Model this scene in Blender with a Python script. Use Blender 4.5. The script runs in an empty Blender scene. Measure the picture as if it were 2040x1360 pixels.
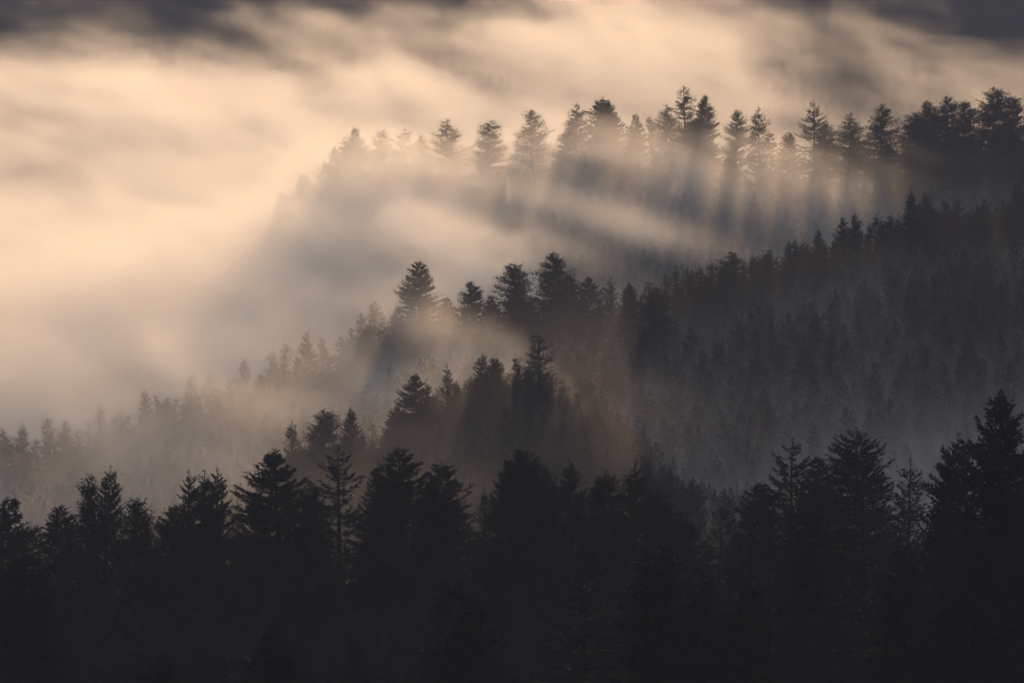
import bpy, math, random
import numpy as np
from mathutils import Vector

# ------------------------------------------------------------------ camera, light, exposure
sc = bpy.context.scene
W_PX, H_PX = 2040.0, 1360.0
CAM_Z, PITCH, FOCAL = 300.0, math.radians(-4.0), 200.0
F_PX = FOCAL / 36.0 * W_PX
cam_d = bpy.data.cameras.new('camera')
cam = bpy.data.objects.new('camera', cam_d)
sc.collection.objects.link(cam)
cam_d.lens, cam_d.sensor_width = FOCAL, 36.0
cam_d.clip_start, cam_d.clip_end = 1.0, 30000.0
cam.location = (0, 0, CAM_Z)
cam.rotation_euler = (math.radians(90) + PITCH, 0, 0)
sc.camera = cam

SUN_PX, SUN_PY = 1750.0, -1800.0           # where the beams in the fog converge, above the picture
SUN_AZ = math.atan((SUN_PX - 1020) / F_PX)
SUN_EL = math.atan((680 - SUN_PY) / F_PX) + PITCH
SUN_DIR = Vector((math.sin(SUN_AZ) * math.cos(SUN_EL), math.cos(SUN_AZ) * math.cos(SUN_EL), math.sin(SUN_EL)))
sun_d = bpy.data.lights.new('sun', 'SUN')
sun_d.energy, sun_d.angle, sun_d.color = 2.0, math.radians(0.5), (1.0, 0.60, 0.31)
sun = bpy.data.objects.new('sun', sun_d)
sc.collection.objects.link(sun)
sun.rotation_euler = SUN_DIR.to_track_quat('Z', 'Y').to_euler()
sun.location = (0, 0, 800)

world = bpy.data.worlds.new('World')
sc.world = world
world.use_nodes = True
wn, wl = world.node_tree.nodes, world.node_tree.links
wn.clear()
sky = wn.new('ShaderNodeTexSky')
sky.sky_type = 'NISHITA'
sky.sun_disc = False
sky.sun_elevation = SUN_EL
sky.sun_rotation = SUN_AZ
sky.ozone_density = 2.2
sky.dust_density = 2.0
bg = wn.new('ShaderNodeBackground')
bg.inputs['Strength'].default_value = 0.15
wo = wn.new('ShaderNodeOutputWorld')
wl.new(sky.outputs[0], bg.inputs[0])
wl.new(bg.outputs[0], wo.inputs[0])

sc.view_settings.view_transform = 'Standard'
sc.view_settings.look = 'None'
sc.view_settings.gamma = 1.0
sc.view_settings.use_curve_mapping = False
sc.view_settings.exposure = 0.03
cy = sc.cycles
cy.max_bounces = 8
cy.diffuse_bounces = 1
cy.glossy_bounces = 1
cy.volume_bounces = 6
cy.volume_step_rate = 2.5
cy.volume_max_steps = 4096
cy.use_denoising = True
cy.denoising_input_passes = 'RGB_ALBEDO'
cy.use_adaptive_sampling = True
cy.adaptive_threshold = 0.02
cy.sample_clamp_indirect = 4.0

HAZE_DENSITY = 6.6e-5
FOG_DENSITY = 0.006

# ------------------------------------------------------------------ helpers
rng = np.random.default_rng(7)


def s_of(py):
    """downward slope of the sight line through picture row py"""
    return math.tan(-PITCH + math.atan((py - 680) / F_PX))


def at(px, py, Y):
    return ((px - 1020) / F_PX * Y, Y, CAM_Z - Y * s_of(py))


def link(o):
    sc.collection.objects.link(o)
    return o


def mesh_from(name, v, faces_list, mats):
    """faces_list: list of int arrays (n,k)"""
    me = bpy.data.meshes.new(name)
    v = np.asarray(v, dtype=np.float32)
    me.vertices.add(len(v))
    me.vertices.foreach_set('co', v.ravel())
    nl = sum(f.size for f in faces_list)
    nf = sum(len(f) for f in faces_list)
    me.loops.add(nl)
    me.polygons.add(nf)
    me.loops.foreach_set('vertex_index', np.concatenate([f.ravel() for f in faces_list]).astype(np.int32))
    tot = np.concatenate([np.full(len(f), f.shape[1]) for f in faces_list])
    st = np.concatenate([[0], np.cumsum(tot)[:-1]])
    me.polygons.foreach_set('loop_start', st.astype(np.int32))
    me.update(calc_edges=True)
    for m in mats:
        me.materials.append(m)
    return me


# ------------------------------------------------------------------ materials
def mat_surface(name, c1, c2, scale, rough=0.85, detail=6, bump=0.0):
    m = bpy.data.materials.new(name)
    m.use_nodes = True
    n, l = m.node_tree.nodes, m.node_tree.links
    b = n['Principled BSDF']
    tc = n.new('ShaderNodeTexCoord')
    nz = n.new('ShaderNodeTexNoise')
    nz.inputs['Scale'].default_value = scale
    nz.inputs['Detail'].default_value = detail
    r = n.new('ShaderNodeValToRGB')
    r.color_ramp.elements[0].position, r.color_ramp.elements[1].position = 0.3, 0.7
    r.color_ramp.elements[0].color = (*c1, 1)
    r.color_ramp.elements[1].color = (*c2, 1)
    l.new(tc.outputs['Object'], nz.inputs['Vector'])
    l.new(nz.outputs[0], r.inputs[0])
    l.new(r.outputs[0], b.inputs['Base Color'])
    b.inputs['Roughness'].default_value = rough
    b.inputs['Specular IOR Level'].default_value = 0.03
    if bump:
        bp = n.new('ShaderNodeBump')
        bp.inputs['Strength'].default_value = bump
        l.new(nz.outputs[0], bp.inputs['Height'])
        l.new(bp.outputs[0], b.inputs['Normal'])
    return m


M_FIR = mat_surface('fir_needles', (0.020, 0.028, 0.024), (0.036, 0.046, 0.038), 0.9)
M_SPRUCE = mat_surface('spruce_needles', (0.022, 0.031, 0.028), (0.036, 0.046, 0.042), 0.8)
M_PINE = mat_surface('pine_needles', (0.030, 0.042, 0.022), (0.058, 0.074, 0.036), 0.7)
M_BARK = mat_surface('bark', (0.022, 0.018, 0.015), (0.055, 0.044, 0.036), 3.0, bump=0.4)
M_GROUND = mat_surface('forest_floor', (0.018, 0.022, 0.013), (0.05, 0.045, 0.028), 0.03, detail=10)

# ------------------------------------------------------------------ ground: ridges across the valley
RIDGES = {
    # crest distance, front slope, back slope, [(x, ground height)...]
    'near': (850, 0.05, 0.23, [(-900, 176), (-200, 180), (-80, 184), (-40, 188), (0, 190), (50, 190), (80, 197), (250, 215), (900, 260)]),
    'low': (1350, 0.16, 0.10, [(-900, 120), (-200, 132), (-90, 146), (-65, 152), (-52, 163), (-45, 166), (-27, 169), (-22, 175), (-7, 181), (6, 185), (20, 178), (34, 164), (50, 158), (75, 156), (120, 160), (300, 175), (900, 200)]),
    'mid': (1600, 0.20, 0.22, [(-900, 110), (-250, 130), (-144, 142), (-90, 157), (-65, 166), (-45, 171), (-26, 180), (-11, 178), (1, 180), (11, 183), (27, 184), (47, 186), (61, 192), (75, 195), (96, 201), (114, 208), (144, 211), (300, 228), (900, 290)]),
    'high': (2000, 0.24, 0.18, [(-900, 105), (-300, 112), (-180, 128), (-120, 156), (-100, 170), (-83, 181), (-65, 191), (-40, 203), (0, 209), (60, 212), (90, 208), (130, 212), (180, 217), (320, 228), (900, 270)]),
}


def smax(a, b, k=8.0):
    h = np.maximum(k - np.abs(a - b), 0) / k
    return np.maximum(a, b) + h * h * k * 0.25


LAT = rng.random((64, 64))


def vnoise(x, y):
    x, y = np.asarray(x, float), np.asarray(y, float)
    xi, yi = np.floor(x).astype(int), np.floor(y).astype(int)
    fx, fy = x - xi, y - yi
    fx, fy = fx * fx * (3 - 2 * fx), fy * fy * (3 - 2 * fy)
    g = lambda i, j: LAT[i % 64, j % 64]
    return (g(xi, yi) * (1 - fx) + g(xi + 1, yi) * fx) * (1 - fy) + (g(xi, yi + 1) * (1 - fx) + g(xi + 1, yi + 1) * fx) * fy


def fbm(x, y, o=4):
    return sum(vnoise(x * 2 ** i + 11 * i, y * 2 ** i + 5 * i) / 2 ** i for i in range(o)) / sum(1 / 2 ** i for i in range(o))


def ground(x, y):
    x, y = np.asarray(x, float), np.asarray(y, float)
    g = np.full(np.broadcast(x, y).shape, 112.0)
    for yc, sf, sb, pts in RIDGES.values():
        p = np.array(pts, float)
        h = np.interp(x, p[:, 0], p[:, 1])
        d = np.where(y < yc, (np.sqrt((yc - y) ** 2 + 400) - 20) * sf, (np.sqrt((y - yc) ** 2 + 400) - 20) * sb)
        g = smax(g, h - d)
    # the hillside the camera stands on
    camhill = np.interp(y, [-6000, -400, 0, 60, 300, 600, 850, 1000], [520, 330, 291, 285, 228, 203, 188, 100])
    g = smax(g, camhill)
    # far hillside beyond the last valley
    far = np.interp(y, [0, 2500, 2750, 3600, 4600, 6000, 9000], [0, 60, 118, 215, 322, 420, 420]) + 26 * (fbm(x / 300, y / 300) - 0.5)
    g = smax(g, far, 20)
    return g + 3.0 * (fbm(x / 60, y / 60) - 0.5)


gx = np.unique(np.concatenate([np.linspace(-4200, -420, 40), np.linspace(-420, 420, 141), np.linspace(420, 4200, 40)]))
gy = np.unique(np.concatenate([np.linspace(-2500, 0, 20), np.linspace(0, 3000, 380), np.linspace(3000, 9500, 110)]))
GX, GY = np.meshgrid(gx, gy)
GZ = ground(GX, GY)
nx, ny = len(gx), len(gy)
ii = (np.arange(ny - 1)[:, None] * nx + np.arange(nx - 1)[None]).ravel()
quads = np.stack([ii, ii + 1, ii + nx + 1, ii + nx], 1)
gm = mesh_from('hills', np.stack([GX.ravel(), GY.ravel(), GZ.ravel()], 1), [quads], [M_GROUND])
gm.polygons.foreach_set('use_smooth', [True] * len(gm.polygons))
hills = link(bpy.data.objects.new('hills', gm))
hills['kind'] = 'structure'
hills['label'] = 'forested hills rising in ridges out of the foggy valley'

# ------------------------------------------------------------------ tree meshes
def norm(a):
    return a / np.maximum(np.linalg.norm(a, axis=-1, keepdims=True), 1e-9)


def tube(path, rad, sides):
    """open tapered tube around a (n,3) path -> verts, quads"""
    n = len(path)
    a = np.arange(sides) * 2 * np.pi / sides
    t = norm(np.gradient(path, axis=0))
    ref = np.array([1.0, 0.1, 0.0]) if abs(t[0, 2]) > 0.8 else np.array([0, 0, 1.0])
    u = norm(np.cross(t, ref))
    w = np.cross(t, u)
    v = path[:, None] + rad[:, None, None] * (np.cos(a)[None, :, None] * u[:, None] + np.sin(a)[None, :, None] * w[:, None])
    i = np.arange(n - 1)[:, None] * sides
    j = np.arange(sides)[None]
    k = (j + 1) % sides
    q = np.stack([i + j, i + k, i + sides + k, i + sides + j], -1).reshape(-1, 4)
    return v.reshape(-1, 3), q


def make_tree(seed, H=30.0, R=4.5, base=0.12, dz=0.55, per=5, p=0.85, e_top=0.7, e_low=-0.25, curve=0.25,
              step=0.42, twig=0.9, width=0.17, side=0.9, rnd=0.35, hang=0.0, irr=0.35, gaps=0.1,
              jit=0.0, mult=1, round_top=0.0, lean=0.0, leader=1.2, limbs=True, needle=M_FIR):
    """A conifer: tapered trunk with limbs, and a crown of small sprays set along every bough."""
    r = np.random.default_rng(seed)
    zs = []
    z = H * base
    while z < H - leader:
        u = (z / H - base) / (1 - base)
        n = max(3, int(round(per * (1 - 0.35 * u) + r.normal(0, 0.8))))
        for k in range(n):
            zs.append(z + r.uniform(-0.85, 0.85) * dz)
        z += dz * r.uniform(0.7, 1.35) * (1 - 0.35 * u)
    zs = np.clip(np.array(zs), H * base, H - 0.3)
    nb = len(zs)
    u = (zs / H - base) / (1 - base)
    az = r.uniform(0, 2 * np.pi, nb)
    # uneven outline: slow noise round the trunk and along it
    ph = r.uniform(0, 6.28, 8)
    low = sum(np.sin(az * (1 + i % 3) + ph[i] + u * (4 + 5 * i)) for i in range(5)) / 3.0
    tipd = H - zs
    prof = (1 - np.exp(-p * tipd / R))
    if round_top:
        prof = prof * (1 - round_top) + round_top * np.sqrt(np.clip(1 - u ** 4, 0, 1))
    under = np.clip(0.6 + u * 4, 0, 1)
    L = R * prof * under * (1 + irr * low) * r.uniform(0.55, 1.2, nb) + 0.25
    keep = (r.random(nb) > gaps) & (low > -1.15 + gaps)
    zs, u, az, L = zs[keep], u[keep], az[keep], np.maximum(L[keep], 0.25)
    nb = len(zs)
    el = e_low + (e_top - e_low) * u ** 1.3 + r.normal(0, 0.12, nb)
    wob = np.stack([np.sin(zs * 0.21 + ph[5]), np.cos(zs * 0.17 + ph[6])], 1) * 0.12 * (1 - u)[:, None]
    trunk_x = lambda zz: lean * (zz / H) ** 2
    # sprays along the boughs
    cnt = np.maximum((L / step).astype(int), 2) * mult
    bi = np.repeat(np.arange(nb), cnt)
    first = np.repeat(np.cumsum(cnt) - cnt, cnt)
    t = ((np.arange(len(bi)) - first) + r.random(len(bi))) / cnt[bi]
    t = 0.12 + 0.88 * t ** 0.85
    d = t * L[bi]
    ca, sa = np.cos(az[bi]), np.sin(az[bi])
    ce = np.cos(el[bi])
    rr = d * ce
    hh = d * np.sin(el[bi]) + curve * (d ** 2) / np.maximum(L[bi], 1) * (t - 0.35)
    P = np.stack([wob[bi, 0] + trunk_x(zs[bi]) + rr * ca, wob[bi, 1] + rr * sa, zs[bi] + hh], 1)
    if jit:
        P += r.normal(0, jit, P.shape) * np.minimum(1, d / 2)[:, None]
    out = np.stack([ca * ce, sa * ce, np.sin(el[bi]) + curve * t], 1)
    sd = np.stack([-sa, ca, np.zeros_like(ca)], 1) * np.where(r.random(len(bi)) < 0.5, -1, 1)[:, None]
    D = norm(out * r.uniform(0.5, 1.0, len(bi))[:, None] + sd * (side * (1.05 - t))[:, None] + r.normal(0, rnd, P.shape) - np.array([0, 0, hang]))
    ln = twig * (0.45 + 0.55 * np.minimum(1, L[bi] / (0.5 * R))) * (1.05 - 0.45 * t) * r.uniform(0.6, 1.3, len(bi))
    Wv = norm(np.cross(D, r.normal(0, 1, P.shape)))
    wd = width * r.uniform(0.7, 1.4, len(bi))
    # leader shoots at the very top
    nt = 14
    zt = H - leader * (0.15 + 0.95 * r.random(nt) ** 1.2)
    at_ = r.uniform(0, 6.28, nt)
    Pt = np.stack([np.full(nt, trunk_x(H)), np.zeros(nt), zt], 1)
    Dt = norm(np.stack([np.cos(at_), np.sin(at_), r.uniform(0.5, 1.4, nt)], 1))
    lt = 0.25 + 0.55 * (H - zt) / leader * r.uniform(0.6, 1.2, nt)
    P, D, ln = np.concatenate([P, Pt]), np.concatenate([D, Dt]), np.concatenate([ln, lt])
    Wv = np.concatenate([Wv, norm(np.cross(Dt, r.normal(0, 1, Dt.shape)))])
    wd = np.concatenate([wd, np.full(nt, width * 0.6)])
    a = P
    b = P + D * (ln * 0.45)[:, None] + Wv * wd[:, None]
    c = P + D * ln[:, None]
    e = P + D * (ln * 0.40)[:, None] - Wv * wd[:, None]
    V = np.stack([a, b, c, e], 1).reshape(-1, 3)
    Q = np.arange(len(V)).reshape(-1, 4)
    crown = mesh_from('crown', V, [Q], [needle])
    # trunk and limbs
    zz = np.linspace(-1.5, H, 14)
    uu = np.clip((zz / H - base) / (1 - base), 0, 1)
    path = np.stack([np.sin(zz * 0.21 + ph[5]) * 0.12 * (1 - uu) + trunk_x(np.maximum(zz, 0)), np.cos(zz * 0.17 + ph[6]) * 0.12 * (1 - uu), zz], 1)
    rad = 0.013 * H * (1 - np.clip(zz / H, 0, 1)) ** 0.9 + 0.02
    rad[0] *= 1.3
    TV, TQ = tube(path, rad, 8)
    vs, qs, off = [TV], [TQ], 0
    if limbs:
        for i in range(nb):
            if L[i] < 1.0 or r.random() < 0.25:
                continue
            tt = np.array([0, 0.5, 0.92])
            dd = tt * L[i]
            pp = np.stack([wob[i, 0] + trunk_x(zs[i]) + dd * np.cos(el[i]) * np.cos(az[i]), wob[i, 1] + dd * np.cos(el[i]) * np.sin(az[i]),
                           zs[i] + dd * np.sin(el[i]) + curve * dd ** 2 / max(L[i], 1) * (tt - 0.35)], 1)
            lv, lq = tube(pp, np.array([0.02 + 0.012 * L[i], 0.015 + 0.006 * L[i], 0.012]), 3)
            vs.append(lv)
            qs.append(lq + off)
            off += len(lv)
    trunk = mesh_from('trunk', TV, [TQ], [M_BARK])
    limb = mesh_from('limbs', np.concatenate(vs[1:]), [np.concatenate(qs[1:])], [M_BARK]) if len(vs) > 1 else None
    return crown, trunk, H, R * (1 - math.exp(-p * 10.0 / R)), limb


SP = {}
# near firs and spruces (many small sprays)
SP['fir'] = [make_tree(100 + i, H=32, R=5.2, base=0.06, dz=0.52, per=11, p=0.46, e_top=0.5, e_low=-0.22, curve=0.35, step=0.26, twig=0.85,
                       width=0.07, irr=0.28, gaps=0.03, rnd=0.38, mult=5) for i in range(6)]
SP['open'] = [make_tree(120 + i, H=32, R=6.0, base=0.06, dz=0.8, per=6, p=0.42, e_top=0.45, e_low=-0.35, curve=0.55, step=0.24, twig=0.8,
                        width=0.07, irr=0.22, gaps=0.06, rnd=0.3, hang=0.25, mult=5, needle=M_SPRUCE) for i in range(4)]
SP['spruce'] = [make_tree(140 + i, H=30, R=4.2, base=0.05, dz=0.5, per=9, p=0.3, e_top=0.9, e_low=-0.1, curve=0.3, step=0.24, twig=0.7,
                          width=0.065, irr=0.2, gaps=0.05, rnd=0.32, mult=4, leader=1.8, needle=M_SPRUCE) for i in range(5)]
SP['broad'] = [make_tree(160 + i, H=30, R=5.0, base=0.06, dz=0.7, per=11, p=0.6, e_top=0.45, e_low=-0.05, curve=0.35, step=0.36, twig=0.6,
                         width=0.1, irr=0.42, gaps=0.06, rnd=0.7, jit=0.3, mult=7, round_top=0.08) for i in range(5)]
# far ridge pines with clumped, see-through crowns
SP['pine'] = [make_tree(180 + i, H=30, R=5.6, base=0.14, dz=0.72, per=10, p=0.52, e_top=0.3, e_low=0.05, curve=0.3, step=0.40, twig=0.55,
                        width=0.11, irr=0.42, gaps=0.14, rnd=0.9, jit=0.28, mult=7, round_top=0.1, side=0.7, needle=M_PINE) for i in range(7)]
SP['ragged'] = [make_tree(200 + i, H=31, R=4.8, base=0.14, dz=0.9, per=8, p=0.42, e_top=0.3, e_low=0.0, curve=0.5, step=0.38, twig=0.58,
                          width=0.11, irr=0.38, gaps=0.22, rnd=0.8, jit=0.26, mult=6, lean=0.8, side=0.7, needle=M_PINE) for i in range(5)]
SP['slim'] = [make_tree(220 + i, H=24, R=3.2, base=0.05, dz=0.6, per=7, p=0.3, e_top=0.9, e_low=0.0, curve=0.3, step=0.34, twig=0.75,
                        width=0.07, irr=0.3, gaps=0.06, rnd=0.35, leader=2.2, mult=4, needle=M_SPRUCE) for i in range(7)]
NAMES = {'fir': ('fir_tree', 'fir tree'), 'open': ('spruce_tree', 'spruce tree'), 'spruce': ('spruce_tree', 'spruce tree'),
         'broad': ('fir_tree', 'fir tree'), 'pine': ('pine_tree', 'pine tree'), 'ragged': ('pine_tree', 'pine tree'), 'slim': ('spruce_tree', 'spruce tree')}
counter = {}


def place(kind, px, py, Y, wpx, label, group, variant=None, tallest=60.0):
    """one tree whose tip stands at that place and distance; the root stands on the ground"""
    x, y, ztop = at(px, py, Y)
    zg = float(ground(x, y)) - 0.3
    i = counter.get(kind, 0)
    counter[kind] = i + 1
    crown, trunk, H, R, limb = SP[kind][(i if variant is None else variant) % len(SP[kind])]
    h = max(ztop - zg, 9.0)
    if h > tallest:
        ztop = zg + tallest
        h = tallest
    root = bpy.data.objects.new(NAMES[kind][0], None)
    link(root)
    root.empty_display_size = 2
    root.location = (x, y, ztop - h)
    if ztop - h > zg:
        root.location.z = zg
    k = (0.88 if Y > 1900 and 880 < px < 1740 else 1.1) * wpx / F_PX * Y / (2 * R)        # crown breadth as measured in the photograph
    kz = (ztop - root.location.z) / H
    k = min(max(k, 0.55 * kz), 1.6 * kz)
    root.scale = (k, k, kz)
    rr_ = random.Random(i * 31 + len(kind))
    root.rotation_euler = (rr_.gauss(0, 0.022), rr_.gauss(0, 0.022), rr_.uniform(0, 6.28))
    root['label'] = label
    root['category'] = NAMES[kind][1]
    if group:
        root['group'] = group
    for nm, me in (('crown', crown), ('trunk', trunk)):
        o = link(bpy.data.objects.new(nm, me))
        o.parent = root
    o = link(bpy.data.objects.new('limbs', limb))
    o.parent = root
    o['kind'] = 'stuff'
    return root


random.seed(5)
ORD = ('first second third fourth fifth sixth seventh eighth ninth tenth eleventh twelfth thirteenth fourteenth fifteenth sixteenth seventeenth '
       'eighteenth nineteenth twentieth').split()


def fill_labels(pxs, what, marks):
    """marks: [(px, landmark)]; a label for every px, counted from the landmark before it"""
    seen, out = {}, []
    for px in pxs:
        k = max([j for j, m in enumerate(marks) if m[0] <= px] or [0])
        seen[k] = seen.get(k, 0) + 1
        out.append(f'{ORD[seen[k] - 1]} {what} right of {marks[k][1]}')
    return out


G_N = 'dark conifers on the near ridge'
near = [
    ('fir', 18, 988, 860, 135, 'dark fir with ragged side boughs at the left edge of the near ridge'),
    ('fir', 110, 1003, 870, 120, 'small pointed fir between the left-edge fir and the broken-topped tree'),
    ('spruce', 198, 924, 850, 70, 'tall spire beside the lumpy broken top on the near ridge'),
    ('broad', 170, 943, 846, 62, 'lumpy broken-topped fir leaning out left of the tall spire'),
    ('broad', 248, 988, 856, 92, 'low broad fir just right of the lumpy broken top'),
    ('spruce', 370, 934, 862, 78, 'leftmost of the three slender spires on the near ridge'),
    ('spruce', 402, 936, 858, 80, 'middle one of the three slender spires on the near ridge'),
    ('spruce', 433, 928, 860, 72, 'rightmost and tallest of the three slender spires'),
    ('fir', 338, 1003, 850, 90, 'short dark fir at the foot of the three slender spires, left side'),
    ('spruce', 503, 968, 868, 85, 'short spruce between the three spires and the dense pointed fir'),
    ('fir', 566, 892, 850, 135, 'dense pointed fir right of the three slender spires'),
    ('fir', 625, 960, 866, 70, 'small fir in the gap between the dense fir and the drooping spruce'),
    ('open', 675, 888, 850, 150, 'open spruce with drooping separate boughs showing its trunk'),
    ('spruce', 763, 917, 860, 84, 'narrow spire close left of the bushy double-shouldered fir'),
    ('fir', 815, 889, 850, 135, 'bushy double-shouldered fir left of centre on the near ridge'),
    ('spruce', 866, 936, 868, 62, 'thin short spruce squeezed between two bushy firs near the centre'),
    ('fir', 890, 918, 856, 120, 'broad-skirted fir left of the massive twin-topped fir'),
    ('slim', 968, 962, 872, 52, 'little spruce in the dip left of the massive twin-topped fir'),
    ('fir', 1030, 889, 850, 84, 'massive twin-topped fir, its taller left top'),
    ('fir', 1050, 893, 846, 84, 'massive twin-topped fir, its right top'),
    ('fir', 1002, 912, 854, 70, 'left shoulder tree of the massive twin-topped fir'),
    ('broad', 1082, 922, 852, 70, 'right shoulder tree of the massive twin-topped fir'),
    ('spruce', 1145, 911, 862, 105, 'bristly spruce right of the massive twin-topped fir'),
    ('fir', 1208, 930, 866, 100, 'second bristly conifer right of the massive twin-topped fir'),
    ('spruce', 1265, 917, 864, 105, 'third bristly spruce right of the massive twin-topped fir'),
    ('spruce', 1304, 964, 876, 70, 'small spire at the top of the rounded tree slope'),
    ('broad', 1334, 980, 880, 100, 'rounded tree falling away into the dip right of centre'),
    ('fir', 1368, 1035, 880, 90, 'low dark fir at the bottom of the rounded slope'),
    ('open', 1427, 1003, 800, 88, 'crisp small spruce standing alone in the dip right of centre'),
    ('fir', 1476, 1054, 790, 60, 'stubby dark tree beside the crisp small spruce in the dip'),
    ('open', 1571, 871, 850, 140, 'tall spruce with open boughs left of the widest airy fir'),
    ('fir', 1640, 905, 860, 110, 'shorter fir between the two tall conifers at the right'),
    ('fir', 1712, 850, 840, 165, 'widest airy fir with upswept boughs on the right of the near ridge'),
    ('slim', 1803, 905, 900, 85, 'pale slender spruce seen faintly beside the widest airy fir'),
    ('fir', 1520, 960, 846, 90, 'fir low on the left flank of the tall open-boughed spruce'),
    ('fir', 1930, 861, 690, 120, 'dark fir standing left of the tallest tree at the right edge'),
    ('fir', 2004, 774, 660, 165, 'tallest and darkest fir, at the right edge of the near ridge'),
    ('fir', 1878, 952, 690, 95, 'dark fir low on the left flank of the two right-edge firs'),
    ('fir', 2045, 850, 640, 120, 'black fir cut by the right edge beside the tallest fir'),
]
for k, px, py, Y, w, lab in near:
    place(k, px, py, Y, w, lab, G_N)

G_F = 'nearly black conifers below the near ridge'
front = [
    ('open', 1170, 1082, 640, 150, 'nearly black spruce below the bristly conifers near the centre'),
    ('fir', 1312, 1078, 650, 150, 'nearly black fir below the rounded tree slope'),
    ('spruce', 1392, 1108, 640, 110, 'narrow black spruce below the crisp small spruce'),
    ('fir', 938, 1172, 620, 130, 'black fir below and left of the massive twin-topped fir'),
    ('fir', 900, 1140, 660, 130, 'dim fir behind the lower black fir left of the picture centre'),
    ('fir', 1606, 992, 720, 120, 'black fir rising before the tall open-boughed spruce'),
    ('open', 1722, 962, 715, 150, 'black spruce rising before the widest airy fir'),
    ('fir', 1800, 1085, 640, 140, 'black fir low before the pale slender spruce'),
    ('fir', 545, 1232, 610, 140, 'black fir low at the bottom below the dense pointed fir'),
    ('spruce', 700, 1262, 600, 110, 'black spruce low at the bottom below the drooping spruce'),
    ('fir', 330, 1290, 600, 140, 'black fir at the bottom below the three spires'),
    ('fir', 55, 1100, 680, 130, 'black fir low at the left edge with pale gaps in its boughs'),
    ('fir', 1480, 1140, 640, 130, 'black fir low below the stubby tree in the dip'),
    ('fir', 1930, 1040, 620, 150, 'black fir low before the two right-edge firs'),
]
for k, px, py, Y, w, lab in front:
    place(k, px, py, Y, w, lab, G_F)
# fill of the near slope: shoulder-high trees between and before the named ones
marks = [(-99, 'the left picture edge'), (172, 'the lumpy broken top'), (402, 'the three slender spires'), (566, 'the dense pointed fir'), (815, 'the double-shouldered fir'),
         (1040, 'the twin-topped fir'), (1265, 'the third bristly spruce'), (1571, 'the tall open-boughed spruce'), (1803, 'the pale slender spruce')]
fpx = [-60 + i * 41.5 + random.uniform(-14, 14) for i in range(52)]
labs = fill_labels(fpx, 'shoulder-high conifer', marks)
for i in range(52):
    px = fpx[i]
    base = np.interp(px, [0, 300, 560, 900, 1040, 1300, 1420, 1560, 1700, 1880, 2040], [1075, 1040, 1000, 990, 990, 1030, 1120, 1010, 960, 1010, 900])
    place(random.choice(['fir', 'fir', 'spruce', 'open', 'open']), px, base + random.uniform(30, 95), random.uniform(800, 840), random.uniform(95, 140),
          labs[i], 'dark conifers filling the near ridge', tallest=26.0)

# hazy trees between the near ridge and the slopes behind
place('broad', 303, 984, 1120, 62, 'round hazy tree standing in the fog behind the three spires, on their left', 'hazy trees behind the near ridge')
place('slim', 330, 992, 1125, 40, 'small hazy tree touching the round hazy tree behind the near ridge', 'hazy trees behind the near ridge')
place('pine', 475, 950, 1130, 42, 'thin hazy tree standing alone behind the near ridge between spires and dense fir', 'hazy trees behind the near ridge')

# low spur (second skyline)
G_L = 'trees on the skyline of the low spur'
low = [
    ('slim', 583, 834, 1350, 42, 'grey spire starting the group of three on the low spur'),
    ('broad', 640, 814, 1350, 75, 'bushy grey tree in the middle of the group of three on the low spur'),
    ('spruce', 698, 808, 1350, 66, 'grey spruce with upturned boughs ending the group of three on the low spur'),
    ('slim', 795, 790, 1365, 55, 'pale spire leaning on the flank of the dark stepped fir'),
    ('fir', 834, 743, 1340, 62, 'dark stepped fir at the corner of the low spur'),
    ('slim', 853, 752, 1352, 34, 'thin spire behind the dark stepped fir'),
    ('slim', 892, 721, 1350, 38, 'isolated thin spire right of the dark stepped fir'),
    ('spruce', 958, 702, 1350, 44, 'left one of a close pair of spires on the low spur'),
    ('fir', 976, 708, 1350, 44, 'right one of a close pair of spires on the low spur'),
    ('slim', 1030, 705, 1360, 40, 'small dim spire left of the ragged lone pine on the low spur'),
    ('ragged', 1072, 659, 1345, 62, 'ragged lone conifer rising highest on the low spur'),
    ('ragged', 1122, 668, 1530, 52, 'faint feathery tree right of the ragged lone conifer'),
    ('slim', 1182, 652, 1540, 52, 'dim spruce on the slope right of the faint feathery tree'),
    ('ragged', 1238, 632, 1560, 44, 'dim tree with separate tiers of boughs below the mid ridge'),
    ('fir', 1308, 568, 1560, 84, 'broad dark spruce rising from the slope under the mid ridge'),
    ('slim', 1148, 690, 1500, 40, 'small dim spruce between the feathery tree and the dim spruce'),
]
for k, px, py, Y, w, lab in low:
    place(k, px, py, Y, w, lab, G_L)
skyL = [(480, 965), (560, 905), (640, 880), (720, 872), (770, 840), (800, 815), (850, 778), (900, 755), (960, 742), (1040, 735), (1100, 712), (1180, 685), (1240, 660), (1310, 630)]
fpx = [560 + i * 26 + random.uniform(-7, 7) for i in range(30)]
labs = fill_labels(fpx, 'low grey conifer of the spur', [(500, 'the foggy gap'), (698, 'the upturned grey spruce'), (834, 'the dark stepped fir'),
                                                         (976, 'the close pair of spires'), (1072, 'the ragged lone conifer'), (1182, 'the dim spruce')])
for i in range(30):
    px = fpx[i]
    py = np.interp(px, [a for a, b in skyL], [b for a, b in skyL]) + random.uniform(-14, 22)
    place(random.choice(['slim', 'slim', 'spruce', 'fir']), px, py, np.interp(px, [1072, 1122, 1182, 1240], [1352, 1500, 1540, 1560]) + random.uniform(-12, 25), random.uniform(34, 56),
          labs[i], 'grey conifers filling the low spur', tallest=26.0)

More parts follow.
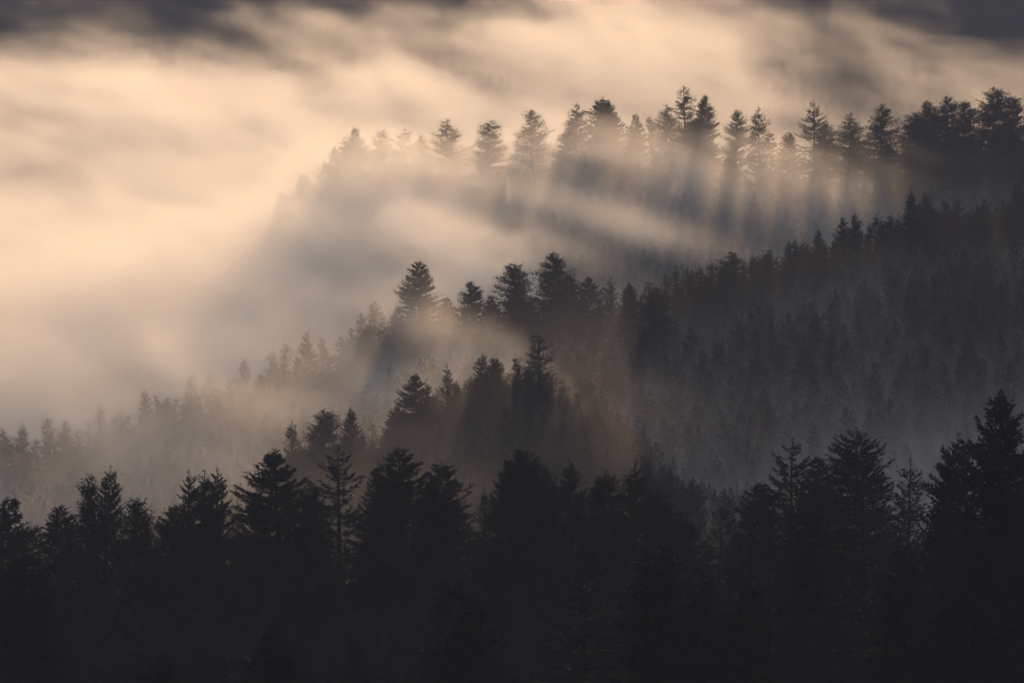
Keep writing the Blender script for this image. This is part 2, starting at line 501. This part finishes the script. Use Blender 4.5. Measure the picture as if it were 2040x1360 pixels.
# mid ridge
G_M = 'trees on the skyline of the mid ridge'
mid = [
    ('slim', 750, 590, 1605, 44, 'pale spire left of the big dark fir on the mid ridge'),
    ('slim', 720, 613, 1612, 36, 'palest little spire at the start of the mid ridge row'),
    ('fir', 837, 518, 1590, 140, 'big dark fir with shaggy boughs standing free above the fog'),
    ('fir', 888, 592, 1600, 46, 'low tree at the right foot of the big dark fir'),
    ('fir', 941, 558, 1600, 80, 'pointed fir between the big dark fir and the two broad firs'),
    ('broad', 1032, 522, 1600, 88, 'left and lower of the two broad firs on the mid ridge'),
    ('broad', 1101, 500, 1600, 94, 'right and taller of the two broad firs on the mid ridge'),
    ('fir', 1132, 545, 1606, 60, 'shoulder tree on the right side of the taller broad fir'),
    ('fir', 1168, 550, 1600, 44, 'small pointed fir right of the two broad firs'),
    ('slim', 1213, 549, 1600, 44, 'second small spire right of the two broad firs'),
    ('slim', 1256, 556, 1600, 36, 'third small spire right of the two broad firs'),
    ('slim', 1290, 552, 1610, 36, 'thin bristly top before the tall thin leader on the mid ridge'),
    ('slim', 1327, 540, 1600, 34, 'tall thin leader rising from the mid ridge right of centre'),
    ('slim', 1372, 527, 1600, 46, 'first dark spruce of the rising mid ridge row'),
    ('slim', 1396, 523, 1600, 42, 'second dark spruce of the rising mid ridge row'),
    ('slim', 1420, 515, 1600, 34, 'thin open spire before the domed tree on the mid ridge'),
    ('broad', 1457, 500, 1595, 54, 'domed bushy tree on the rising mid ridge'),
    ('slim', 1500, 503, 1600, 32, 'narrow dark spruce right of the domed tree'),
    ('slim', 1522, 497, 1600, 38, 'dark spruce second right of the domed tree'),
    ('slim', 1536, 488, 1604, 30, 'wispy spire third right of the domed tree'),
    ('slim', 1569, 478, 1600, 36, 'bristly spruce halfway up the rising mid ridge'),
    ('slim', 1587, 470, 1600, 34, 'bristly taller spruce halfway up the rising mid ridge'),
    ('slim', 1604, 474, 1602, 30, 'wispy spruce halfway up the rising mid ridge'),
    ('spruce', 1633, 455, 1600, 48, 'full spruce before the pair of dark peaks on the mid ridge'),
    ('spruce', 1679, 428, 1600, 46, 'left one of the pair of dark peaks on the mid ridge'),
    ('spruce', 1706, 422, 1600, 46, 'right one of the pair of dark peaks on the mid ridge'),
    ('slim', 1741, 424, 1600, 34, 'lone slim spruce right of the pair of dark peaks'),
    ('slim', 1769, 420, 1604, 40, 'wispy spruce left of the high dark clump'),
    ('spruce', 1818, 379, 1600, 66, 'left top of the high dark clump on the mid ridge'),
    ('spruce', 1846, 381, 1600, 56, 'right top of the high dark clump on the mid ridge'),
    ('slim', 1887, 394, 1600, 34, 'small spire first right of the high dark clump'),
    ('slim', 1909, 388, 1600, 34, 'small spire second right of the high dark clump'),
    ('slim', 1960, 388, 1600, 52, 'rounded spruce between the high clump and the right-edge spruce'),
    ('ragged', 1348, 528, 1602, 30, 'thin broken-looking tree right after the tall thin leader'),
    ('spruce', 2031, 362, 1590, 66, 'tall dark spruce at the right edge of the mid ridge'),
]
for k, px, py, Y, w, lab in mid:
    place(k, px, py, Y, w, lab, G_M)
midl = [(10, 848), (40, 840), (96, 820), (130, 832), (196, 800), (240, 806), (288, 770), (308, 778), (332, 782), (380, 742), (418, 736), (452, 748),
        (488, 712), (540, 690), (563, 674), (606, 655), (645, 662), (680, 662), (700, 648)]
mlab = fill_labels([a for a, b in midl], 'faint fog-veiled conifer on the sinking ridge', [(0, 'the left picture edge'), (300, 'the dip before the faint row')])
for j, (px, py) in enumerate(midl):
    place('slim' if j % 3 else 'spruce', px, py, 1600 + random.uniform(-8, 8), random.uniform(38, 56),
          mlab[j], 'faint conifers on the sinking mid ridge')
skyM = [(0, 868), (100, 850), (200, 830), (300, 800), (400, 770), (480, 745), (560, 710), (650, 690), (700, 668), (750, 630), (830, 600), (900, 610), (1000, 590), (1100, 575), (1200, 582),
        (1300, 570), (1350, 562), (1450, 530), (1550, 500), (1640, 478), (1700, 455), (1780, 438), (1850, 408), (1950, 415), (2060, 395)]
fpx = [-20 + i * 28.2 + random.uniform(-8, 8) for i in range(74)]
labs = fill_labels(fpx, 'low mid-ridge conifer', [(-99, 'the left picture edge'), (288, 'the faint double top'), (563, 'the faint notched peak'), (837, 'the big shaggy fir'),
                                       (1101, 'the taller broad fir'), (1327, 'the tall thin leader'), (1457, 'the domed bushy tree'), (1633, 'the full spruce'), (1846, 'the high dark clump')])
for i in range(74):
    px = fpx[i]
    py = np.interp(px, [a for a, b in skyM], [b for a, b in skyM]) + random.uniform(-8, 16)
    place(random.choice(['slim', 'slim', 'spruce', 'slim', 'fir', 'ragged', 'pine']), px, py, 1600 + random.uniform(-25, 12), random.uniform(30, 48),
          labs[i], 'low conifers closing the mid ridge', tallest=26.0)

fpx = [1345 + i * 15.6 + random.uniform(-6, 6) for i in range(45)]
labs = fill_labels(fpx, 'thin spire of the rising row', [(1300, 'the tall thin leader'), (1457, 'the domed bushy tree'), (1633, 'the full spruce'), (1741, 'the lone slim spruce'), (1846, 'the high dark clump')])
for i in range(45):
    px = fpx[i]
    py = np.interp(px, [a for a, b in skyM], [b for a, b in skyM]) + random.uniform(-16, 6)
    place('slim', px, py, 1600 + random.uniform(-14, 12), random.uniform(20, 30), labs[i], 'thin spires of the rising mid ridge', tallest=27.0)

# high ridge
G_H = 'pines on the high ridge above the fog beams'
high = [
    ('ragged', 668, 292, 2000, 52, 'leftmost low pine emerging from the fog on the high ridge'),
    ('pine', 684, 270, 2000, 56, 'leaning flat-sided pine near the left end of the high ridge'),
    ('fir', 714, 252, 2000, 46, 'taller pointed tree beside the leaning flat-sided pine'),
    ('pine', 762, 258, 2010, 54, 'pale flag-topped pine right of the leaning pair'),
    ('ragged', 797, 255, 2012, 50, 'pale rounded pine second right of the leaning pair'),
    ('pine', 838, 268, 2012, 44, 'small pale pine before the pale feathery tall one'),
    ('pine', 890, 235, 2006, 74, 'pale feathery tall pine half lost in the glow'),
    ('pine', 972, 238, 1998, 74, 'pale pine with a rounded top left of the lacy pine'),
    ('pine', 1062, 217, 1996, 84, 'lacy pine with a see-through domed crown'),
    ('pine', 1149, 205, 2000, 62, 'narrow dark-topped pine left of the dense twin-headed one'),
    ('broad', 1124, 262, 1992, 70, 'low bulging tree on the left flank of the narrow dark-topped pine'),
    ('fir', 1197, 192, 2000, 78, 'dense dark pine, left head of the twin-headed one'),
    ('fir', 1222, 202, 2002, 66, 'dense dark pine, right head of the twin-headed one'),
    ('broad', 1205, 240, 1992, 100, 'wide dark tree under the twin heads'),
    ('fir', 1263, 226, 2000, 46, 'small pointed fir right of the twin-headed pine'),
    ('ragged', 1300, 232, 2004, 50, 'bristly pale tree before the small bushy top'),
    ('pine', 1330, 207, 2004, 54, 'bushy pale top left of the highest feathered tree'),
    ('ragged', 1368, 169, 1996, 66, 'highest feathered tree, its leader bent left'),
    ('fir', 1404, 187, 2000, 50, 'smaller head close right of the highest feathered tree'),
    ('broad', 1385, 236, 1992, 90, 'wide crown beneath the highest feathered tree'),
    ('pine', 1466, 217, 2004, 56, 'round-topped pale pine left of the knobbly one'),
    ('ragged', 1511, 212, 1996, 46, 'knobbly pine made of separate dark clumps'),
    ('ragged', 1538, 262, 2000, 50, 'small pine with a ball top low beside the knobbly one'),
    ('fir', 1574, 262, 1994, 50, 'compact dark fir in the gap of the high ridge'),
    ('open', 1624, 199, 2000, 60, 'airy spire with a bare trunk on the high ridge'),
    ('pine', 1646, 240, 2000, 58, 'bushy top close right of the airy spire'),
    ('pine', 1690, 223, 1998, 66, 'tiered pine second right of the airy spire'),
    ('pine', 1756, 206, 1994, 88, 'strong tiered pine left of the dense right-hand grove'),
    ('broad', 1822, 222, 1998, 70, 'first low head of the dense right-hand grove'),
    ('pine', 1841, 198, 2000, 40, 'small pointed head in the dense right-hand grove'),
    ('pine', 1860, 202, 2002, 40, 'second small pointed head in the dense right-hand grove'),
    ('broad', 1891, 190, 1998, 60, 'double-knobbed head of the dense right-hand grove'),
    ('broad', 1925, 200, 2000, 70, 'flat head before the tall dome at the right edge'),
    ('broad', 1976, 172, 1990, 96, 'tall dark dome near the right edge of the high ridge'),
    ('ragged', 636, 318, 2004, 48, 'low ghostly pine just left of the leftmost pine of the high ridge'),
    ('fir', 601, 345, 2006, 42, 'fog-drowned tree second left of the leftmost pine of the high ridge'),
    ('fir', 563, 380, 2008, 42, 'nearly vanished tree where the high ridge sinks into bright fog'),
    ('broad', 2018, 190, 1996, 80, 'dark tree sloping off the tall dome to the right edge'),
]
for k, px, py, Y, w, lab in high:
    place(k, px, py, Y, w, lab, G_H)
skyH = [(520, 385), (600, 345), (650, 320), (740, 290), (850, 285), (1000, 280), (1100, 285), (1180, 260), (1260, 270), (1300, 265), (1380, 245), (1440, 262), (1500, 285),
        (1560, 300), (1620, 285), (1700, 280), (1800, 250), (1900, 232), (2000, 225), (2060, 232)]
fpx = [655 + i * 36 + random.uniform(-12, 12) for i in range(40)]
labs = fill_labels(fpx, 'lower pine of the high ridge', [(500, 'the bright fog gap'), (714, 'the leaning pair'), (890, 'the pale feathery pine'), (1062, 'the lacy domed pine'),
                                       (1210, 'the twin-headed pine'), (1368, 'the highest feathered tree'), (1511, 'the knobbly pine'), (1624, 'the airy bare-trunked spire'), (1756, 'the strong tiered pine')])
GAPS = (930, 1015, 1105, 1180, 1243, 1290, 1345, 1432, 1490, 1545, 1600, 1666, 1722)
for i in range(40):
    px = fpx[i]
    if px > 1740 or px < 880:
        pass
    else:                                   # keep the openings the beams come through
        g = min(GAPS, key=lambda q: abs(q - px))
        if abs(g - px) < 15:
            continue
    py = np.interp(px, [a for a, b in skyH], [b for a, b in skyH]) + random.uniform(24, 60)
    place(random.choice(['pine', 'ragged', 'broad', 'fir']), px, py, 1985 + random.uniform(-30, 15), random.uniform(30, 46) if 880 < px < 1740 else random.uniform(38, 60),
          labs[i], 'lower pines filling the high ridge', tallest=26.0 if px > 1780 else random.uniform(18, 25))

# ------------------------------------------------------------------ forest covering all slopes (uncountable, one object)
forest_variants = [make_tree(300 + i, H=20, R=5.0, base=0.03, dz=0.8, per=8, p=0.5, e_top=0.8, e_low=-0.1, step=0.5, twig=0.9, width=0.13, mult=2,
                             irr=0.25, gaps=0.04, rnd=0.4, limbs=False) for i in range(5)]
vc = bpy.data.collections.new('forest_tree_kinds')
for cr, tr, H, R, _ in forest_variants:
    nv = len(cr.vertices)
    v = np.empty(nv * 3, np.float32); cr.vertices.foreach_get('co', v)
    tv = np.empty(len(tr.vertices) * 3, np.float32); tr.vertices.foreach_get('co', tv)
    tq = np.empty(len(tr.loops), np.int32); tr.loops.foreach_get('vertex_index', tq)
    me = mesh_from('conifer', np.concatenate([v.reshape(-1, 3), tv.reshape(-1, 3)]), [np.arange(nv).reshape(-1, 4), tq.reshape(-1, 4) + nv], [M_FIR, M_BARK])
    vc.objects.link(bpy.data.objects.new('conifer', me))
pts = []
r2 = np.random.default_rng(3)
for (y0, y1, sp, xr) in ((560, 1120, 7.5, 260), (1120, 1640, 5.3, 300), (1640, 2300, 7.2, 380), (2300, 3000, 13.0, 420), (3000, 5200, 17.0, 620)):
    X, Y = np.meshgrid(np.arange(-xr, xr, sp), np.arange(y0, y1, sp))
    X = X + r2.uniform(-0.45, 0.45, X.shape) * sp
    Y = Y + r2.uniform(-0.45, 0.45, X.shape) * sp
    pts.append(np.stack([X.ravel(), Y.ravel()], 1))
pts = np.concatenate(pts)
# thinner just where the individually built skyline trees stand
Z = ground(pts[:, 0], pts[:, 1])
hs = r2.uniform(0.6, 1.0, len(pts))
for yc, lim in ((850, 0.72), (1350, 0.62), (1600, 0.62), (2000, 0.4)):
    close = np.abs(pts[:, 1] - yc) < 60
    hs = np.where(close, np.minimum(hs, lim * r2.uniform(0.8, 1.1, len(pts))), hs)
hs = np.where(pts[:, 1] > 3000, hs * 1.5, hs)
hs = np.where((pts[:, 1] > 1150) & (pts[:, 1] < 1575) & (pts[:, 0] > 25), hs * 1.0, hs)
fm = bpy.data.meshes.new('forest')
fm.vertices.add(len(pts))
fm.vertices.foreach_set('co', np.stack([pts[:, 0], pts[:, 1], Z - 0.4], 1).astype(np.float32).ravel())
a1 = fm.attributes.new('height_scale', 'FLOAT', 'POINT'); a1.data.foreach_set('value', hs.astype(np.float32))
a2 = fm.attributes.new('turn', 'FLOAT_VECTOR', 'POINT')
tn = np.zeros((len(pts), 3), np.float32); tn[:, 2] = r2.uniform(0, 6.28, len(pts)); a2.data.foreach_set('vector', tn.ravel())
a3 = fm.attributes.new('pick', 'INT', 'POINT'); a3.data.foreach_set('value', r2.integers(0, 5, len(pts)).astype(np.int32))
forest = link(bpy.data.objects.new('forest', fm))
forest['kind'] = 'stuff'
forest['label'] = 'continuous dark conifer forest covering the slopes below the skylines'
ng = bpy.data.node_groups.new('forest_cover', 'GeometryNodeTree')
ng.interface.new_socket('Geometry', in_out='INPUT', socket_type='NodeSocketGeometry')
ng.interface.new_socket('Geometry', in_out='OUTPUT', socket_type='NodeSocketGeometry')
n = ng.nodes
gi, go = n.new('NodeGroupInput'), n.new('NodeGroupOutput')
ip = n.new('GeometryNodeInstanceOnPoints')
m2p = n.new('GeometryNodeMeshToPoints')
ci = n.new('GeometryNodeCollectionInfo')
ci.inputs['Collection'].default_value = vc
ci.inputs['Separate Children'].default_value = True
ci.inputs['Reset Children'].default_value = True


def attr(name, typ):
    a = n.new('GeometryNodeInputNamedAttribute')
    a.data_type = typ
    a.inputs['Name'].default_value = name
    return [s for s in a.outputs if s.enabled][0]


ng.links.new(gi.outputs[0], m2p.inputs[0])
ng.links.new(m2p.outputs[0], ip.inputs['Points'])
ng.links.new(ci.outputs[0], ip.inputs['Instance'])
ip.inputs['Pick Instance'].default_value = True
ng.links.new(attr('pick', 'INT'), ip.inputs['Instance Index'])
ng.links.new(attr('turn', 'FLOAT_VECTOR'), ip.inputs['Rotation'])
ng.links.new(attr('height_scale', 'FLOAT'), ip.inputs['Scale'])
ng.links.new(ip.outputs[0], go.inputs[0])
forest.modifiers.new('cover', 'NODES').node_group = ng

# ------------------------------------------------------------------ haze: one even box
def volume_material(name, color, density, aniso, attribute=''):
    m = bpy.data.materials.new(name)
    m.use_nodes = True
    nn = m.node_tree.nodes
    nn.clear()
    pv = nn.new('ShaderNodeVolumePrincipled')
    o = nn.new('ShaderNodeOutputMaterial')
    pv.inputs['Color'].default_value = (*color, 1)
    pv.inputs['Density'].default_value = density
    pv.inputs['Anisotropy'].default_value = aniso
    pv.inputs['Density Attribute'].default_value = attribute
    pv.inputs['Temperature Attribute'].default_value = ''
    m.node_tree.links.new(pv.outputs[0], o.inputs['Volume'])
    return m


hm = volume_material('haze', (0.62, 0.71, 1.0), HAZE_DENSITY, 0.1)
hm.cycles.homogeneous_volume = True
bx = np.array([(x, y, z) for x in (-4300, 4300) for y in (-2600, 9600) for z in (90, 560)], float)
hq = np.array([(0, 1, 3, 2), (4, 6, 7, 5), (0, 4, 5, 1), (2, 3, 7, 6), (0, 2, 6, 4), (1, 5, 7, 3)])
haze = link(bpy.data.objects.new('haze', mesh_from('haze', bx, [hq], [hm])))
haze['kind'] = 'stuff'
haze['label'] = 'thin even haze over the whole valley'

# ------------------------------------------------------------------ fog: a real density grid computed from fields
vol = bpy.data.volumes.new('fog')
fog = link(bpy.data.objects.new('fog', vol))
fog['kind'] = 'stuff'
fog['label'] = 'sunlit morning fog filling the valley between the ridges'
vol.materials.append(volume_material('fog', (0.995, 0.982, 0.968), 1.0, 0.56, 'density'))
fg = bpy.data.node_groups.new('fog_field', 'GeometryNodeTree')
fg.interface.new_socket('Geometry', in_out='INPUT', socket_type='NodeSocketGeometry')
fg.interface.new_socket('Geometry', in_out='OUTPUT', socket_type='NodeSocketGeometry')
fn, fl = fg.nodes, fg.links


class F:
    """a field (node socket) with arithmetic"""
    def __init__(self, s): self.s = s
    def __add__(a, b): return mth('ADD', a, b)
    def __radd__(a, b): return mth('ADD', b, a)
    def __sub__(a, b): return mth('SUBTRACT', a, b)
    def __rsub__(a, b): return mth('SUBTRACT', b, a)
    def __mul__(a, b): return mth('MULTIPLY', a, b)
    def __rmul__(a, b): return mth('MULTIPLY', b, a)
    def __truediv__(a, b): return mth('DIVIDE', a, b)
    def __neg__(a): return mth('MULTIPLY', a, -1.0)


def put(v, sock):
    if isinstance(v, F):
        fl.new(v.s, sock)
    else:
        sock.default_value = float(v)


def mth(op, a, b=0.0, c=0.0):
    m = fn.new('ShaderNodeMath')
    m.operation = op
    put(a, m.inputs[0]); put(b, m.inputs[1]); put(c, m.inputs[2])
    return F(m.outputs[0])


def sstep(v, a, b):
    m = fn.new('ShaderNodeMapRange')
    m.interpolation_type = 'SMOOTHSTEP'
    put(v, m.inputs['Value'])
    sgn = 1.0
    if a > b:
        a, b, sgn = b, a, -1.0
    m.inputs['From Min'].default_value, m.inputs['From Max'].default_value = a, b
    m.inputs['To Min'].default_value, m.inputs['To Max'].default_value = (0, 1) if sgn > 0 else (1, 0)
    return F(m.outputs['Result'])


def curve1(v, pts, lo, hi, smooth=True):
    """piecewise function of v through pts"""
    xs, ys = [p[0] for p in pts], [p[1] for p in pts]
    x0, x1 = xs[0], xs[-1]
    y0, y1 = lo, hi
    fc = fn.new('ShaderNodeFloatCurve')
    cm = fc.mapping
    c = cm.curves[0]
    while len(c.points) < len(pts):
        c.points.new(0.5, 0.5)
    for q, (x, y) in zip(c.points, pts):
        q.location = ((x - x0) / (x1 - x0), (y - y0) / (y1 - y0))
        q.handle_type = 'AUTO_CLAMPED' if smooth else 'VECTOR'
    cm.update()
    put(mth('MINIMUM', mth('MAXIMUM', (v - x0) / (x1 - x0), 0.0), 1.0), fc.inputs['Value'])
    return F(fc.outputs[0]) * (y1 - y0) + y0


def noise(x, y, z, detail=5.0, rough=0.55, dist=0.0):
    cb = fn.new('ShaderNodeCombineXYZ')
    put(x, cb.inputs[0]); put(y, cb.inputs[1]); put(z, cb.inputs[2])
    t = fn.new('ShaderNodeTexNoise')
    t.inputs['Scale'].default_value = 1.0
    t.inputs['Detail'].default_value = detail
    t.inputs['Roughness'].default_value = rough
    t.inputs['Distortion'].default_value = dist
    fl.new(cb.outputs[0], t.inputs['Vector'])
    return F(t.outputs[0])


vc_node = fn.new('GeometryNodeVolumeCube')
posn = fn.new('GeometryNodeInputPosition')
sep = fn.new('ShaderNodeSeparateXYZ')
fl.new(posn.outputs[0], sep.inputs[0])
x, y, z = (F(sep.outputs[i]) for i in range(3))
mx, mn = (lambda a, b: mth('MAXIMUM', a, b)), (lambda a, b: mth('MINIMUM', a, b))


def gauss(px, py, Y, rx, ry, rz, amp, rot=0.0):
    """a bank of fog centred at a place: half sizes rx (across, px there), ry (up, px there), rz (m along the valley)"""
    cx, cy_, cz = at(px, py, Y)
    k = Y / F_PX
    dx, dy, dz_ = x - cx, y - cy_, z - (cz - 0.0) + (y - cy_) * s_of(py)
    co, si = math.cos(rot), math.sin(rot)
    a = (dx * co + dz_ * si) / (rx * k)
    b = (dz_ * co - dx * si) / (ry * k)
    c = dy / rz
    q = a * a + b * b + c * c
    return mth('POWER', math.e, -q) * amp

FOG_NODES_HERE = True
# --- noises: billows leaning with the drift (down to the right), finer wisps
wx = noise(x * 0.012 + 7.0, y * 0.004, z * 0.03, 3, 0.5) * 60 - 30
big = noise((x + wx) * 0.0105 + z * 0.008, y * 0.0018, z * 0.024 + x * 0.003, 4, 0.55)
med = noise((x + wx * 0.5) * 0.028 + z * 0.015 + 31.0, y * 0.006, z * 0.058 + x * 0.010, 6, 0.62, 0.5)

wis = sstep(med, 0.34, 0.66) * 1.5 + 0.15
bil = sstep(big, 0.30, 0.66)
# fog behind the high ridge: its top surface undulates and frays upwards
topB = curve1(x, [(-420, 240), (-260, 242), (-160, 245), (-60, 251), (20, 260), (80, 266), (140, 261), (220, 256), (420, 255)], 200, 300)
dB = sstep((topB - z) + (big - 0.5) * 120 + (med - 0.5) * 70, -30, 50) * sstep(y, 2380, 2700) * sstep(y, 3750, 3400)
densB = curve1(x, [(-420, 0.55), (-100, 0.55), (40, 0.45), (110, 0.24), (170, 0.16), (420, 0.15)], 0, 1.2)
mod = (1.0 + gauss(1330, 90, 2900, 230, 55, 500, 0.9, -0.3) + gauss(300, 240, 2700, 420, 110, 500, 0.2)
       - gauss(60, 30, 3000, 330, 75, 700, 1.1) - gauss(830, 100, 3000, 200, 46, 650, 1.0, -0.3) - gauss(440, 85, 3000, 230, 46, 650, 0.9, -0.32) - gauss(1780, 90, 3000, 260, 110, 650, 0.35)
       - gauss(1590, 70, 3000, 110, 110, 600, 0.2))
dB = dB * densB * mx(mod, 0.0) * wis * (0.35 + 0.9 * bil)
# fog sea left of the ridges, running down the valley
topL = curve1(y, [(900, 176), (1200, 184), (1500, 200), (1800, 214), (2100, 220), (2400, 216), (2700, 236)], 150, 260)
sideL = curve1(y, [(900, 0), (1300, -12), (1600, -18), (1750, 5), (1850, 0), (1950, -20), (2050, -40), (2300, -10)], -120, 120)
dL = sstep((topL - z) + (big - 0.5) * 80 + (med - 0.5) * 46 - mx(x - sideL, 0.0) * 0.7, -10, 26) * sstep(y, 960, 1250) * sstep(y, 2400, 2200)
mL = (1.0 + gauss(900, 490, 1760, 230, 50, 120, 1.2, -0.45) - gauss(660, 490, 1850, 110, 55, 250, 0.6, -0.3) - gauss(200, 760, 1750, 170, 60, 200, 0.4))
dL = dL * curve1(y, [(900, 0.10), (1200, 0.09), (1400, 0.26), (1520, 0.9), (1700, 0.75), (1950, 0.7), (2400, 0.7)], 0, 1.2) * wis * (0.5 + 0.7 * bil) * mx(mL, 0.0)
# fog in the trough between mid and high ridges, with a bright tongue sliding down it
topT = curve1(x, [(-200, 214), (-60, 209), (0, 202), (50, 199), (95, 203), (125, 200), (150, 190), (180, 186), (420, 190)], 150, 260)
dT = sstep((topT - z) + (big - 0.5) * 40 + (med - 0.5) * 40, -8, 22) * sstep(y, 1630, 1720) * sstep(y, 2080, 1960) * (0.2 + 1.6 * med) * 0.6
dT = dT + (gauss(1270, 450, 1760, 210, 34, 90, 0.55, -0.3) + gauss(1000, 470, 1740, 160, 40, 90, 0.5, -0.25) + gauss(610, 430, 1740, 170, 60, 90, 0.45, -0.2)) * wis
# thin mist hanging in the crowns of the high ridge (shows the beams)
gH = curve1(x, [(-300, 130), (-180, 140), (-100, 166), (-65, 194), (0, 209), (60, 212), (130, 212), (180, 217), (420, 232)], 100, 260)
dH = sstep((gH + curve1(x, [(-120, 44), (-40, 38), (0, 31), (60, 29), (100, 26), (140, 12), (420, 6)], 0, 60)) - z + (med - 0.5) * 50, -6, 24) * sstep(y, 1790, 1890) * sstep(y, 2090, 2010) * curve1(x, [(-300, 0.1), (-125, 0.3), (-85, 1.0), (-40, 1.6), (0, 1.2), (50, 1.0), (80, 0.85), (125, 0.45), (150, 0.22), (420, 0.2)], 0, 3) * 1.1 * (0.2 + 1.6 * med)
# grey mist lying on the shaded mid slope
gM = curve1(x, [(-300, 118), (-144, 132), (-45, 158), (11, 172), (61, 184), (114, 198), (420, 222)], 100, 260)
gL = curve1(x, [(-200, 122), (-90, 136), (-52, 153), (-22, 165), (6, 176), (20, 177), (50, 158), (75, 150), (420, 150)], 100, 260)
gMs = gM - (1600 - y) * 0.195
gr = mx(gMs, gL - mx(1350 - y, 0.0) * 0.16 - mx(y - 1350, 0.0) * 0.10)
up = z - gr
alongM = sstep(y, 1120, 1230) * sstep(y, 1612, 1570)
upM = z - gMs
dM = sstep(upM + (med - 0.5) * 8 - (1600 - y) * 0.045, 24, 12) * alongM * 2.0 + sstep(up + (med - 0.5) * 14, 42, 12) * alongM * sstep(x, 150, -40) * 0.08 + sstep(up + (med - 0.5) * 30, 75, 25) * alongM * 0.022
# breath of mist between the front trees and the near ridge
dN = sstep(y, 670, 720) * sstep(y, 835, 790) * sstep(z + (med - 0.5) * 20, 236, 212) * 0.03

# thin mist over the hollow behind the near ridge
dN = dN + sstep(y, 890, 960) * sstep(y, 1240, 1120) * sstep(z + (med - 0.5) * 40, 246, 204) * (0.4 + 1.2 * med) * 0.06
dens = mx(dB, 0.0) + dL + dT + dH + dM
dens = (mx(dens - 0.008, 0.0) + dN) * FOG_DENSITY
put(dens, vc_node.inputs['Density'])
vc_node.inputs['Background'].default_value = 0.0
vc_node.inputs['Min'].default_value = (-420, 660, 96)
vc_node.inputs['Max'].default_value = (420, 3720, 318)
vc_node.inputs['Resolution X'].default_value = 240
vc_node.inputs['Resolution Y'].default_value = 320
vc_node.inputs['Resolution Z'].default_value = 72
fgo = fn.new('NodeGroupOutput')
sm = fn.new('GeometryNodeSetMaterial')
sm.inputs['Material'].default_value = vol.materials[0]
fl.new(vc_node.outputs[0], sm.inputs[0])
fl.new(sm.outputs[0], fgo.inputs[0])
fog.modifiers.new('field', 'NODES').node_group = fg
